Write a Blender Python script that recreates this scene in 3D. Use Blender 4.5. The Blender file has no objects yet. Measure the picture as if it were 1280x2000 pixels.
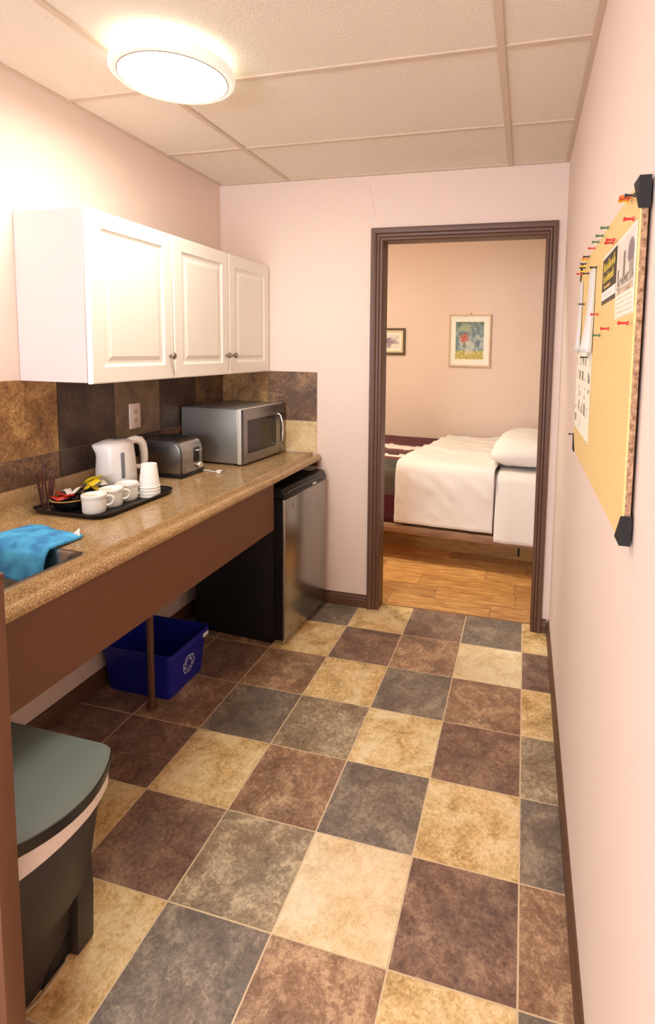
import bpy, bmesh, math, random
from mathutils import Vector, Matrix, noise
PI = math.pi
random.seed(7)
scene = bpy.context.scene
COL = scene.collection

# ------------------------------------------------------------------ camera
XR, YB, XL, H = 0.136, 0.234, -1.791, 2.42       # right wall, end wall, left wall, ceiling
T = 0.305                                          # floor tile
CAM = Vector((-0.03956, -2.67012, 1.48636))
YAW, PITCH, ROLL, FPX, CX, CY = 0.25604, -0.0937, 0.01513, 1060.364, 746.355, 783.236
def cam_axes():
    ca, sa, cb, sb, cc, sc = math.cos(YAW), math.sin(YAW), math.cos(PITCH), math.sin(PITCH), math.cos(ROLL), math.sin(ROLL)
    f = Vector((-sa*cb, ca*cb, sb)); r = Vector((ca, sa, 0)); u = r.cross(f)
    return cc*r + sc*u, -sc*r + cc*u, f
RGT, UPV, FWD = cam_axes()
cd = bpy.data.cameras.new('camera'); cam = bpy.data.objects.new('camera', cd); COL.objects.link(cam)
cam.matrix_world = Matrix(((RGT.x, UPV.x, -FWD.x, CAM.x), (RGT.y, UPV.y, -FWD.y, CAM.y), (RGT.z, UPV.z, -FWD.z, CAM.z), (0, 0, 0, 1)))
cd.sensor_fit = 'VERTICAL'; cd.sensor_height = 36; cd.sensor_width = 36*1280/2000
cd.lens = 36*FPX/2000; cd.shift_x = (640-CX)/2000; cd.shift_y = (CY-1000)/2000
cd.clip_start = 0.02
scene.camera = cam
def px(x, y, axis, c):                             # photo pixel -> point on the plane axis = c
    d = FWD + RGT*((x-CX)/FPX) - UPV*((y-CY)/FPX)
    return CAM + d*((c-CAM[axis])/d[axis])

# ------------------------------------------------------------------ light and exposure
scene.view_settings.view_transform = 'Standard'; scene.view_settings.look = 'None'
scene.view_settings.gamma = 1; scene.view_settings.use_curve_mapping = False
scene.view_settings.exposure = 0.89
LAMP_STRENGTH, REAR_FILL_STRENGTH, BEDROOM_STRENGTH, SKY_STRENGTH = 27.0, 6.0, 72.0, 13.0
w = bpy.data.worlds.new('world'); scene.world = w; w.use_nodes = True
w.node_tree.nodes['Background'].inputs[0].default_value = (0.78, 0.86, 1.0, 1)
w.node_tree.nodes['Background'].inputs[1].default_value = SKY_STRENGTH
pl = bpy.data.lights.new('window_portal', 'AREA'); pl.shape = 'RECTANGLE'; pl.size = 1.06; pl.size_y = 1.3
pl.cycles.is_portal = True
po = bpy.data.objects.new('window_portal', pl); COL.objects.link(po); po.location = (-1.19, -4.3, 1.45); po.rotation_euler = (PI/2, 0, 0)

# ------------------------------------------------------------------ materials
def lin(c):
    return tuple(((v/255)/12.92 if v/255 <= 0.04045 else ((v/255+0.055)/1.055)**2.4) for v in c) + (1,)
def newmat(name):
    m = bpy.data.materials.new(name); m.use_nodes = True
    nt = m.node_tree; b = nt.nodes['Principled BSDF']
    return m, nt, b
def N(nt, typ, **kw):
    n = nt.nodes.new(typ)
    for k, v in kw.items():
        if k in n.inputs: n.inputs[k].default_value = v
        else: setattr(n, k, v)
    return n
def coords(nt, scale=(1, 1, 1), rand=False, kind='Object'):
    tc = N(nt, 'ShaderNodeTexCoord'); mp = N(nt, 'ShaderNodeMapping'); mp.inputs['Scale'].default_value = scale
    nt.links.new(tc.outputs[kind], mp.inputs['Vector'])
    if rand:
        oi = N(nt, 'ShaderNodeObjectInfo'); ml = N(nt, 'ShaderNodeVectorMath', operation='MULTIPLY_ADD')
        ml.inputs[1].default_value = (37, 53, 19)
        nt.links.new(oi.outputs['Random'], ml.inputs[0]); nt.links.new(mp.outputs[0], ml.inputs[2])
        return ml.outputs[0]
    return mp.outputs[0]
def ramp(nt, fac, stops):
    r = N(nt, 'ShaderNodeValToRGB')
    while len(r.color_ramp.elements) < len(stops): r.color_ramp.elements.new(0.5)
    for e, (p, c) in zip(r.color_ramp.elements, stops): e.position = p; e.color = lin(c)
    nt.links.new(fac, r.inputs['Fac']); return r.outputs['Color']
def bump(nt, b, height, strength, dist=0.002):
    bp = N(nt, 'ShaderNodeBump'); bp.inputs['Strength'].default_value = strength; bp.inputs['Distance'].default_value = dist
    nt.links.new(height, bp.inputs['Height']); nt.links.new(bp.outputs[0], b.inputs['Normal'])
def plain(name, col, rough=0.5, metal=0.0, bs=0, bscale=200, var=0, vscale=6, spec=0.5, bdist=0.001):
    m, nt, b = newmat(name)
    b.inputs['Base Color'].default_value = lin(col); b.inputs['Roughness'].default_value = rough
    b.inputs['Metallic'].default_value = metal; b.inputs['Specular IOR Level'].default_value = spec
    if bs:
        n = N(nt, 'ShaderNodeTexNoise', Scale=bscale, Detail=3.0); nt.links.new(coords(nt), n.inputs['Vector'])
        bump(nt, b, n.outputs['Fac'], bs, bdist)
    if var:
        n = N(nt, 'ShaderNodeTexNoise', Scale=vscale, Detail=5.0); nt.links.new(coords(nt, rand=True), n.inputs['Vector'])
        lo = tuple(max(0, v*(1-var)) for v in col); hi = tuple(min(255, v*(1+var)) for v in col)
        nt.links.new(ramp(nt, n.outputs['Fac'], [(0.3, lo), (0.7, hi)]), b.inputs['Base Color'])
    return m
def stone(name, dark, mid, light, rough=0.42, scale=9):
    m, nt, b = newmat(name); v = coords(nt, rand=True)
    a = N(nt, 'ShaderNodeTexNoise', Scale=scale, Detail=8.0, Roughness=0.65, Distortion=0.6)
    f = N(nt, 'ShaderNodeTexNoise', Scale=75.0, Detail=6.0, Roughness=0.75, Distortion=0.8)
    h = N(nt, 'ShaderNodeTexNoise', Scale=5.0, Detail=3.0)
    for n in (a, f, h): nt.links.new(v, n.inputs['Vector'])
    mx = N(nt, 'ShaderNodeMix'); mx.data_type = 'FLOAT'; mx.inputs[0].default_value = 0.5
    nt.links.new(a.outputs['Fac'], mx.inputs[2]); nt.links.new(f.outputs['Fac'], mx.inputs[3])
    base = ramp(nt, mx.outputs[0], [(0.39, dark), (0.5, mid), (0.60, light)])
    warm = tuple(min(255, c*k) for c, k in zip(mid, (1.12, 0.98, 0.88))); cool = tuple(min(255, c*k) for c, k in zip(mid, (0.94, 1.0, 1.03)))
    tint = ramp(nt, h.outputs['Fac'], [(0.4, warm), (0.6, cool)])
    mc = N(nt, 'ShaderNodeMix'); mc.data_type = 'RGBA'; mc.inputs[0].default_value = 0.16
    nt.links.new(base, mc.inputs[6]); nt.links.new(tint, mc.inputs[7]); nt.links.new(mc.outputs[2], b.inputs['Base Color'])
    b.inputs['Roughness'].default_value = rough; bump(nt, b, mx.outputs[0], 0.25, 0.002)
    return m
def brushed(name, col, rough=0.32, stretch=(3, 3, 260), metal=1.0):
    m, nt, b = newmat(name); b.inputs['Metallic'].default_value = metal
    n = N(nt, 'ShaderNodeTexNoise', Scale=1.0, Detail=2.0); nt.links.new(coords(nt, stretch), n.inputs['Vector'])
    lo = tuple(v*0.9 for v in col); hi = tuple(min(255, v*1.08) for v in col)
    nt.links.new(ramp(nt, n.outputs['Fac'], [(0.3, lo), (0.7, hi)]), b.inputs['Base Color'])
    b.inputs['Roughness'].default_value = rough
    return m
def wood(name, dark, light, stretch=(4, 40, 40), rough=0.4, rand=True):
    m, nt, b = newmat(name)
    n = N(nt, 'ShaderNodeTexNoise', Scale=1.0, Detail=7.0, Roughness=0.6, Distortion=0.5)
    nt.links.new(coords(nt, stretch, rand), n.inputs['Vector'])
    col = ramp(nt, n.outputs['Fac'], [(0.3, dark), (0.7, light)])
    if rand:
        oi = N(nt, 'ShaderNodeObjectInfo'); mr = N(nt, 'ShaderNodeMapRange'); mr.inputs['To Min'].default_value = 0.68; mr.inputs['To Max'].default_value = 1.22
        nt.links.new(oi.outputs['Random'], mr.inputs['Value'])
        hv = N(nt, 'ShaderNodeHueSaturation'); nt.links.new(mr.outputs[0], hv.inputs['Value']); nt.links.new(col, hv.inputs['Color']); col = hv.outputs['Color']
    nt.links.new(col, b.inputs['Base Color']); b.inputs['Roughness'].default_value = rough
    return m
def emit(name, col, s, base=(255, 255, 250)):
    m, nt, b = newmat(name); b.inputs['Base Color'].default_value = lin(base)
    b.inputs['Emission Color'].default_value = col; b.inputs['Emission Strength'].default_value = s
    return m
def glass(name, col=(255, 255, 255), rough=0.02):
    m, nt, b = newmat(name); b.inputs['Base Color'].default_value = lin(col); b.inputs['Roughness'].default_value = rough
    b.inputs['Transmission Weight'].default_value = 1.0; b.inputs['IOR'].default_value = 1.2
    return m
def vcol(name, rough=0.6):
    m, nt, b = newmat(name); a = N(nt, 'ShaderNodeVertexColor'); a.layer_name = 'print'
    nt.links.new(a.outputs['Color'], b.inputs['Base Color']); b.inputs['Roughness'].default_value = rough
    return m

WALL = plain('pink_paint', (240, 217, 203), 0.75, bs=0.25, bscale=160)
WALL2 = plain('bedroom_pink_paint', (240, 215, 198), 0.75, bs=0.25, bscale=160)
BROWN = plain('brown_paint', (100, 68, 50), 0.45, bs=0.1, bscale=120)
APRON = plain('brown_board', (112, 72, 50), 0.55, bs=0.1, bscale=150)
WHITE = plain('white_enamel', (247, 240, 230), 0.4)
CARCASS = plain('shaded_white_melamine', (224, 208, 201), 0.5)  # cabinet white toned down to carry the shade on its side
NICKEL = plain('satin_nickel', (150, 140, 128), 0.35, 1.0)
CHROME = plain('chrome', (220, 218, 212), 0.15, 1.0)
BLACK = plain('black_plastic', (22, 20, 22), 0.35)
BLACKM = plain('black_matte', (16, 16, 18), 0.6)
STEEL = brushed('brushed_steel', (150, 149, 148), 0.3, (2, 2, 300))
STEELV = brushed('brushed_steel_upright', (165, 162, 158), 0.24, (300, 300, 2))
CASE = plain('dark_grey_steel', (150, 148, 142), 0.36, 0.5)
SINK = brushed('sink_steel', (176, 172, 166), 0.25, (3, 160, 3))
WPLAST = plain('white_plastic', (246, 240, 232), 0.3)
CERAM = plain('white_ceramic', (250, 245, 236), 0.22)
PAPERC = plain('white_paper_cup', (250, 246, 238), 0.6)
IVORY = plain('ivory_plastic', (232, 212, 196), 0.4)
GAUGE = plain('grey_gauge', (122, 124, 128), 0.25)
GROUT = plain('grout', (228, 202, 164), 0.8)
BLUE = plain('blue_plastic', (20, 28, 146), 0.4)
GREYLID = plain('grey_green_plastic', (118, 130, 126), 0.5, bs=0.15, bscale=300)
CANB = plain('charcoal_plastic', (52, 47, 45), 0.5, bs=0.1, bscale=250)
LINER = plain('white_bin_liner', (240, 225, 215), 0.5)
RED = plain('red_plastic', (205, 45, 40), 0.35)
GREEN = plain('green_plastic', (70, 110, 70), 0.35)
YELLOW = plain('yellow_plastic', (240, 205, 60), 0.35)
ORANGE = plain('orange_plastic', (235, 120, 40), 0.35)
DARKPIN = plain('dark_plastic', (50, 45, 40), 0.4)
SACHR = plain('red_sachet', (205, 60, 45), 0.35); SACHW = plain('white_sachet', (238, 228, 215), 0.4)
SACHK = plain('dark_sachet', (60, 42, 36), 0.4); SACHY = plain('yellow_sachet', (252, 220, 40), 0.4)
STIR = plain('brown_stirrer', (86, 38, 30), 0.4)
SHEET = plain('white_cotton', (246, 237, 228), 0.85, bs=0.2, bscale=400)
PAPER = plain('white_paper', (250, 244, 228), 0.7)
GLASS = glass('clear_glass')
DGLASS = plain('dark_window_glass', (58, 52, 46), 0.12, 0.3)
PRINT = vcol('printed_colour')
CEILM = None
def ceiling_mat():
    m, nt, b = newmat('fissured_ceiling_tile'); v = coords(nt, rand=True)
    b.inputs['Base Color'].default_value = lin((244, 230, 212)); b.inputs['Roughness'].default_value = 0.9
    n = N(nt, 'ShaderNodeTexNoise', Scale=120.0, Detail=4.0, Roughness=0.7); nt.links.new(v, n.inputs['Vector'])
    bump(nt, b, n.outputs['Fac'], 0.75, 0.006); return m
CEILM = ceiling_mat()
TEE = plain('cream_metal', (216, 194, 172), 0.5)
def counter_mat():
    m, nt, b = newmat('speckled_laminate'); v = coords(nt)
    a = N(nt, 'ShaderNodeTexNoise', Scale=290.0, Detail=3.0, Roughness=0.7); c = N(nt, 'ShaderNodeTexNoise', Scale=18.0, Detail=4.0)
    nt.links.new(v, a.inputs['Vector']); nt.links.new(v, c.inputs['Vector'])
    mx = N(nt, 'ShaderNodeMix'); mx.data_type = 'FLOAT'; mx.inputs[0].default_value = 0.12
    nt.links.new(a.outputs['Fac'], mx.inputs[2]); nt.links.new(c.outputs['Fac'], mx.inputs[3])
    nt.links.new(ramp(nt, mx.outputs[0], [(0.36, (118, 88, 58)), (0.5, (172, 135, 92)), (0.64, (222, 188, 138))]), b.inputs['Base Color'])
    b.inputs['Roughness'].default_value = 0.16; return m
LAM = counter_mat()
def cork_mat(name, a, c, s):
    m, nt, b = newmat(name); n = N(nt, 'ShaderNodeTexNoise', Scale=s, Detail=4.0, Roughness=0.7); nt.links.new(coords(nt), n.inputs['Vector'])
    nt.links.new(ramp(nt, n.outputs['Fac'], [(0.35, a), (0.65, c)]), b.inputs['Base Color']); b.inputs['Roughness'].default_value = 0.85
    bump(nt, b, n.outputs['Fac'], 0.3, 0.001); return m
CORK = cork_mat('cork_sheet', (230, 192, 124), (243, 212, 150), 180)
CHIP = cork_mat('chipboard_edge', (120, 84, 58), (205, 164, 126), 110)
TILEM = {
 'g': stone('gold_stone', (170, 126, 74), (230, 196, 136), (252, 234, 192)),
 'p': stone('pale_gold_stone', (210, 178, 130), (240, 214, 168), (250, 234, 202)),
 'b': stone('brown_stone', (106, 76, 58), (158, 124, 97), (220, 184, 144)),
 'd': stone('dark_brown_stone', (88, 65, 55), (132, 103, 88), (182, 148, 120)),
 's': stone('slate_stone', (92, 82, 73), (130, 115, 102), (180, 162, 138)),
 'm': stone('mixed_grey_stone', (106, 88, 70), (158, 138, 112), (220, 200, 166)),
}
SPLASH_SHADED = {  # stone colours darkened to hold the shade under the wall cabinets
 'g': stone('backsplash_shaded_gold_stone', (92, 62, 36), (150, 110, 66), (204, 164, 104)),
 'd': stone('backsplash_shaded_dark_stone', (52, 40, 33), (72, 56, 46), (98, 78, 62)),
 'm': stone('backsplash_shaded_tan_stone', (92, 72, 54), (116, 94, 72), (142, 118, 92)),
 'b': stone('backsplash_shaded_brown_stone', (74, 52, 40), (108, 80, 60), (166, 128, 90)),
 'p': stone('backsplash_pale_stone', (190, 158, 108), (226, 198, 148), (242, 222, 180)),
}
LAMI = wood('oak_laminate', (176, 106, 48), (250, 196, 120), (7, 60, 60))
BEDW = wood('bed_timber', (128, 92, 66), (176, 136, 102), (5, 40, 40), 0.5, False)
BEDY = wood('bed_base_timber', (150, 108, 58), (196, 152, 92), (5, 40, 40), 0.5, False)

# ------------------------------------------------------------------ mesh helpers
def link(name, me, mat, parent=None, smooth=False, loc=None):
    o = bpy.data.objects.new(name, me); COL.objects.link(o)
    if mat and not me.materials: me.materials.append(mat)
    if smooth:
        me.polygons.foreach_set('use_smooth', [True]*len(me.polygons))
        if smooth != 'all':
            try: me.set_sharp_from_angle(angle=math.radians(42))
            except Exception: pass
    if parent: o.parent = parent
    if loc: o.location = loc
    return o
def pydata(name, v, f, mat, parent=None, smooth=False, loc=None):
    me = bpy.data.meshes.new(name); me.from_pydata([tuple(q) for q in v], [], f); me.update()
    bm = bmesh.new(); bm.from_mesh(me); bmesh.ops.recalc_face_normals(bm, faces=bm.faces); bm.to_mesh(me); bm.free()
    return link(name, me, mat, parent, smooth, loc)
def bm_box(bm, x0, x1, y0, y1, z0, z1):
    vs = [bm.verts.new((x, y, z)) for x in (x0, x1) for y in (y0, y1) for z in (z0, z1)]
    for q in ((0, 1, 3, 2), (4, 6, 7, 5), (0, 4, 5, 1), (2, 3, 7, 6), (0, 2, 6, 4), (1, 5, 7, 3)): bm.faces.new([vs[i] for i in q])
def boxes(name, lst, mat, parent=None, bev=0, seg=2, loc=None):
    bm = bmesh.new()
    for b in lst: bm_box(bm, *b)
    bmesh.ops.recalc_face_normals(bm, faces=bm.faces)
    if bev: bmesh.ops.bevel(bm, geom=bm.edges[:], offset=bev, segments=seg, profile=0.5, affect='EDGES')
    me = bpy.data.meshes.new(name); bm.to_mesh(me); bm.free()
    return link(name, me, mat, parent, bool(bev), loc)
def box(name, x0, x1, y0, y1, z0, z1, mat, parent=None, bev=0, seg=2, loc=None):
    return boxes(name, [(x0, x1, y0, y1, z0, z1)], mat, parent, bev, seg, loc)
def lathe(name, prof, mat, parent=None, seg=32, loc=None, axis='z', close=False):
    v = []; f = []; n = len(prof)
    for k in range(seg):
        a = 2*PI*k/seg
        for r, z in prof:
            p = (r*math.cos(a), r*math.sin(a), z)
            if axis == 'x': p = (p[2], p[0], p[1])
            if axis == 'y': p = (p[0], p[2], p[1])
            v.append(p)
    rng = n if close else n-1
    for k in range(seg):
        for i in range(rng):
            a, b = k*n+i, k*n+(i+1) % n; c, d = ((k+1) % seg)*n+(i+1) % n, ((k+1) % seg)*n+i
            f.append((a, b, c, d))
    me = bpy.data.meshes.new(name); me.from_pydata(v, [], f)
    bm = bmesh.new(); bm.from_mesh(me); bmesh.ops.remove_doubles(bm, verts=bm.verts, dist=1e-6)
    bmesh.ops.recalc_face_normals(bm, faces=bm.faces); bm.to_mesh(me); bm.free()
    return link(name, me, mat, parent, True, loc)
def tube(name, pts, r, mat, parent=None, seg=10, loc=None, closed=False, rs=None):
    pts = [Vector(p) for p in pts]; n = len(pts); v = []; f = []; up = None
    for i, p in enumerate(pts):
        a = pts[i-1] if (i or closed) else p; b = pts[(i+1) % n] if (i < n-1 or closed) else p
        t = (b-a).normalized()
        if up is None:
            up = Vector((0, 0, 1)) if abs(t.z) < 0.9 else Vector((1, 0, 0))
        s = t.cross(up).normalized(); up = s.cross(t).normalized()
        rr = rs[i] if rs else r
        for k in range(seg):
            an = 2*PI*k/seg; v.append(p + (s*math.cos(an) + up*math.sin(an))*rr)
    for i in range(n if closed else n-1):
        j = (i+1) % n
        for k in range(seg): f.append((i*seg+k, i*seg+(k+1) % seg, j*seg+(k+1) % seg, j*seg+k))
    if not closed: f.append(tuple(range(seg))); f.append(tuple(range((n-1)*seg, n*seg)))
    return pydata(name, v, f, mat, parent, True, loc)
def prism(name, poly, axis, a, b, mat, parent=None, bev=0, smooth=True, loc=None):
    # poly in the two remaining axes (x,y,z order)
    def P(q, t): return {'x': (t, q[0], q[1]), 'y': (q[0], t, q[1]), 'z': (q[0], q[1], t)}[axis]
    bm = bmesh.new(); A = [bm.verts.new(P(q, a)) for q in poly]; B = [bm.verts.new(P(q, b)) for q in poly]; n = len(poly)
    bm.faces.new(A); bm.faces.new(B[::-1])
    for i in range(n): bm.faces.new((A[i], A[(i+1) % n], B[(i+1) % n], B[i]))
    bmesh.ops.recalc_face_normals(bm, faces=bm.faces)
    if bev: bmesh.ops.bevel(bm, geom=[e for e in bm.edges if len(e.link_faces) == 2 and e.calc_face_angle() > 0.8], offset=bev, segments=2, profile=0.5, affect='EDGES')
    me = bpy.data.meshes.new(name); bm.to_mesh(me); bm.free()
    return link(name, me, mat, parent, smooth, loc)
def surf(name, nu, nv, fn, mat, parent=None, thick=0, smooth='all', loc=None):
    v = [fn(i/nu, j/nv) for j in range(nv+1) for i in range(nu+1)]
    f = [(j*(nu+1)+i, j*(nu+1)+i+1, (j+1)*(nu+1)+i+1, (j+1)*(nu+1)+i) for j in range(nv) for i in range(nu)]
    o = pydata(name, v, f, mat, parent, smooth, loc)
    if thick:
        md = o.modifiers.new('thickness', 'SOLIDIFY'); md.thickness = thick; md.offset = 0
    return o
def rrect(x0, x1, y0, y1, r, n=6):
    out = []
    for cx, cy, a0 in ((x1-r, y1-r, 0), (x0+r, y1-r, PI/2), (x0+r, y0+r, PI), (x1-r, y0+r, 1.5*PI)):
        for k in range(n+1):
            a = a0 + PI/2*k/n; out.append((cx+r*math.cos(a), cy+r*math.sin(a)))
    return out
def loft(name, rings, mat, parent=None, cap0=True, cap1=True, smooth=True, loc=None):
    n = len(rings[0]); v = [p for r in rings for p in r]; f = []
    for i in range(len(rings)-1):
        for k in range(n): f.append((i*n+k, i*n+(k+1) % n, (i+1)*n+(k+1) % n, (i+1)*n+k))
    if cap0: f.append(tuple(range(n)))
    if cap1: f.append(tuple(range((len(rings)-1)*n, len(rings)*n)))
    return pydata(name, v, f, mat, parent, smooth, loc)
def tag(o, label, cat, group=None):
    o['label'] = label; o['category'] = cat
    if group: o['group'] = group
    return o
def thing(name, label, cat, loc=(0, 0, 0), rz=0, group=None):
    o = bpy.data.objects.new(name, None); COL.objects.link(o); o.location = loc; o.rotation_euler = (0, 0, rz); o.empty_display_size = 0.05
    return tag(o, label, cat, group)
def struct(o, label=None):
    o['kind'] = 'structure'
    if label: o['label'] = label
    return o
def copy_tree(o, parent=None):
    c = o.copy(); COL.objects.link(c); c.parent = parent
    for ch in list(o.children): copy_tree(ch, c)
    return c
def printed(name, P00, P10, P01, nu, nv, colfn, parent=None, warp=None, thick=0.0006):
    """flat printed sheet; P00 top-left, P10 top-right, P01 bottom-left; colfn(u,v)->srgb"""
    P00, P10, P01 = Vector(P00), Vector(P10), Vector(P01); nrm = (P10-P00).cross(P01-P00).normalized()
    v = []; f = []
    for j in range(nv+1):
        for i in range(nu+1):
            u, t = i/nu, j/nv; p = P00 + (P10-P00)*u + (P01-P00)*t
            if warp: p = p + nrm*warp(u, t)
            v.append(p)
    for j in range(nv):
        for i in range(nu): f.append((j*(nu+1)+i, j*(nu+1)+i+1, (j+1)*(nu+1)+i+1, (j+1)*(nu+1)+i))
    me = bpy.data.meshes.new(name); me.from_pydata([tuple(q) for q in v], [], f)
    ca = me.color_attributes.new('print', 'FLOAT_COLOR', 'CORNER')
    for poly in me.polygons:
        i, j = poly.index % nu, poly.index // nu; c = lin(colfn((i+0.5)/nu, (j+0.5)/nv))
        for li in poly.loop_indices: ca.data[li].color = c
    o = link(name, me, PRINT, parent, False)
    md = o.modifiers.new('thickness', 'SOLIDIFY'); md.thickness = thick; md.offset = 1
    return o
def nz(x, y, z=0): return noise.noise(Vector((x, y, z)))
def mixc(a, b, t): t = max(0, min(1, t)); return tuple(p+(q-p)*t for p, q in zip(a, b))

# ------------------------------------------------------------------ setting: kitchenette
YR = -4.3                                          # rear wall behind the camera
BX0, BX1, BY0, BY1, H2 = -2.75, 1.3, YB+0.08, 2.46, 2.72     # bedroom
floor = struct(box('floor', XL-0.1, XR+0.1, YR-0.1, T, -0.08, -0.0012, GROUT), 'floor of brown, slate and gold square stone-look tiles')
def tile_mesh(w, d):
    g = 0.0026; bm = bmesh.new(); bm_box(bm, g, w-g, g, d-g, -0.006, 0.0)
    bmesh.ops.recalc_face_normals(bm, faces=bm.faces); me = bpy.data.meshes.new('tile'); bm.to_mesh(me); bm.free(); return me
KINDS = {-1: 'gsdgsdg', 0: 'dpbdgbs', 1: 'gbsgbdb', 2: 'mdgmsbd', 3: 'sgsbgdd', 4: 'bdpmdgb', 5: 'sgbsgdb', 6: 'gsdgbsg', 7: 'bmgsdgb', 8: 'dgsbgmd'}
meshes = {}
for r in range(-1, 14):
    for c in range(0, 7):
        k = KINDS[r if r in KINDS else (r*3) % 8][c]
        x0 = 0.0 if c == 0 else -c*T; x1 = XR if c == 0 else -(c-1)*T
        x0 = max(x0, XL); y0 = -(r+1)*T
        key = (k, round(x1-x0, 3))
        if key not in meshes:
            meshes[key] = tile_mesh(x1-x0, T); meshes[key].materials.append(TILEM[k])
        link('tile', meshes[key], None, floor, loc=(x0, y0, 0))
wall_left = struct(box('wall_left', XL-0.1, XL, YR, YB+0.0, -0.02, H+0.05, WALL))
wall_right = struct(box('wall_right', XR, XR+0.1, YR, YB, -0.02, H+0.05, WALL))
DX0, DX1, DZ = -0.80, 0.041, 2.07
wall_back = struct(boxes('wall_back', [(BX0-0.1, DX0-0.02, YB, YB+0.08, -0.02, H2+0.1), (DX1+0.02, BX1+0.1, YB, YB+0.08, -0.02, H2+0.1), (DX0-0.02, DX1+0.02, YB, YB+0.08, DZ+0.02, H2+0.1)], WALL))
# rear wall with a window that lets the daylight in
WX0, WX1, WZ0, WZ1 = -1.72, -0.66, 0.8, 2.1
wall_front = struct(boxes('wall_front', [(XL-0.1, WX0, YR-0.1, YR, -0.02, H+0.05), (WX1, XR+0.1, YR-0.1, YR, -0.02, H+0.05), (WX0, WX1, YR-0.1, YR, -0.02, WZ0), (WX0, WX1, YR-0.1, YR, WZ1, H+0.05)], WALL))
window = struct(boxes('window_1', [(WX0, WX0+0.05, YR-0.08, YR-0.02, WZ0, WZ1), (WX1-0.05, WX1, YR-0.08, YR-0.02, WZ0, WZ1), (WX0, WX1, YR-0.08, YR-0.02, WZ0, WZ0+0.05), (WX0, WX1, YR-0.08, YR-0.02, WZ1-0.05, WZ1), ((WX0+WX1)/2-0.02, (WX0+WX1)/2+0.02, YR-0.08, YR-0.02, WZ0, WZ1)], WHITE))
# suspended ceiling
ceiling = struct(box('ceiling', XL-0.1, XR+0.1, YR-0.1, YB+0.05, H+0.012, H+0.1, CEILM), 'suspended ceiling of cream fissured panels in a metal grid')
XS = [XL, -1.36, -0.147, XR]; YS = [YB, -0.265, -0.868]
while YS[-1] > YR: YS.append(max(YR, YS[-1]-0.605))
for i in range(3):
    for j in range(len(YS)-1):
        box('ceiling_panel', 0.004, XS[i+1]-XS[i]-0.004, 0.004, YS[j]-YS[j+1]-0.004, 0.004, 0.0118, CEILM, ceiling, loc=(XS[i], YS[j+1], H))
for x in XS[1:3]: box('grid_bar', x-0.012, x+0.012, YR, YB, H-0.003, H+0.005, TEE, ceiling, bev=0.001, seg=1)
for y in YS[1:-1]:
    for i in range(3): box('grid_bar', XS[i]+(0.012 if i else 0), XS[i+1]-(0.012 if i < 2 else 0), y-0.011, y+0.011, H-0.0015, H+0.005, TEE, ceiling, bev=0.001, seg=1)
for q in ((XL, XL+0.02, YR, YB), (XR-0.02, XR, YR, YB), (XL+0.02, XR-0.02, YB-0.02, YB)): box('edge_bar', *q, H-0.002, H+0.005, TEE, ceiling)
# baseboards
def basep(d): return [(0, 0), (d, 0), (d, 0.04), (d*0.75, 0.05), (d*0.75, 0.056), (d*0.4, 0.066), (d*0.4, 0.072), (0, 0.074)]
struct(prism('baseboard_right', [(XR-a, z) for a, z in basep(0.013)], 'y', YR, YB, BROWN, smooth=False))
struct(prism('baseboard_left', [(XL+a, z) for a, z in basep(0.013)], 'y', -1.90, YB-0.013, BROWN, smooth=False))
struct(prism('baseboard_back', [(YB-a, z) for a, z in basep(0.013)], 'x', XL, -0.872, BROWN, smooth=False))
struct(prism('baseboard_corner', [(YB-a, z) for a, z in basep(0.013)], 'x', 0.099, XR-0.013, BROWN, smooth=False))
# door casing and jamb
trim = struct(boxes('trim_1', [(DX0-0.02, DX0, YB-0.002, YB+0.085, 0, DZ), (DX1, DX1+0.02, YB-0.002, YB+0.085, 0, DZ), (DX0-0.02, DX1+0.02, YB-0.002, YB+0.085, DZ, DZ+0.02)], BROWN), 'brown painted door frame without a door')
CP = [(0, 0), (0, 0.010), (0.006, 0.016), (0.016, 0.016), (0.019, 0.011), (0.024, 0.016), (0.034, 0.018), (0.038, 0.013), (0.043, 0.018), (0.056, 0.021), (0.066, 0.021), (0.070, 0.017), (0.070, 0)]
def casing(name, side):
    v = []; n = len(CP)
    for d, h in CP:
        if side == 'l': a, b = (DX0-d, YB-h, 0), (DX0-d, YB-h, DZ+d)
        elif side == 'r': a, b = (DX1+d*0.8, YB-h, 0), (DX1+d*0.8, YB-h, DZ+d)
        else: a, b = (DX0-d, YB-h, DZ+d), (DX1+d*0.8, YB-h, DZ+d)
        v += [a, b]
    f = [(2*i, 2*i+1, 2*((i+1) % n)+1, 2*((i+1) % n)) for i in range(n)] + [tuple(range(0, 2*n, 2)), tuple(range(1, 2*n, 2))]
    return pydata(name, v, f, BROWN, trim)
for s in 'lrt': casing('casing', s)

pa, pb, pc = (px(*q, 1, YB) for q in ((722, 356), (728, 388), (735, 428)))
tube('hairline_crack', [pa, pb, pc], 0.0006, plain('crack_line', (190, 150, 132), 0.8), wall_back, 6)
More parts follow.
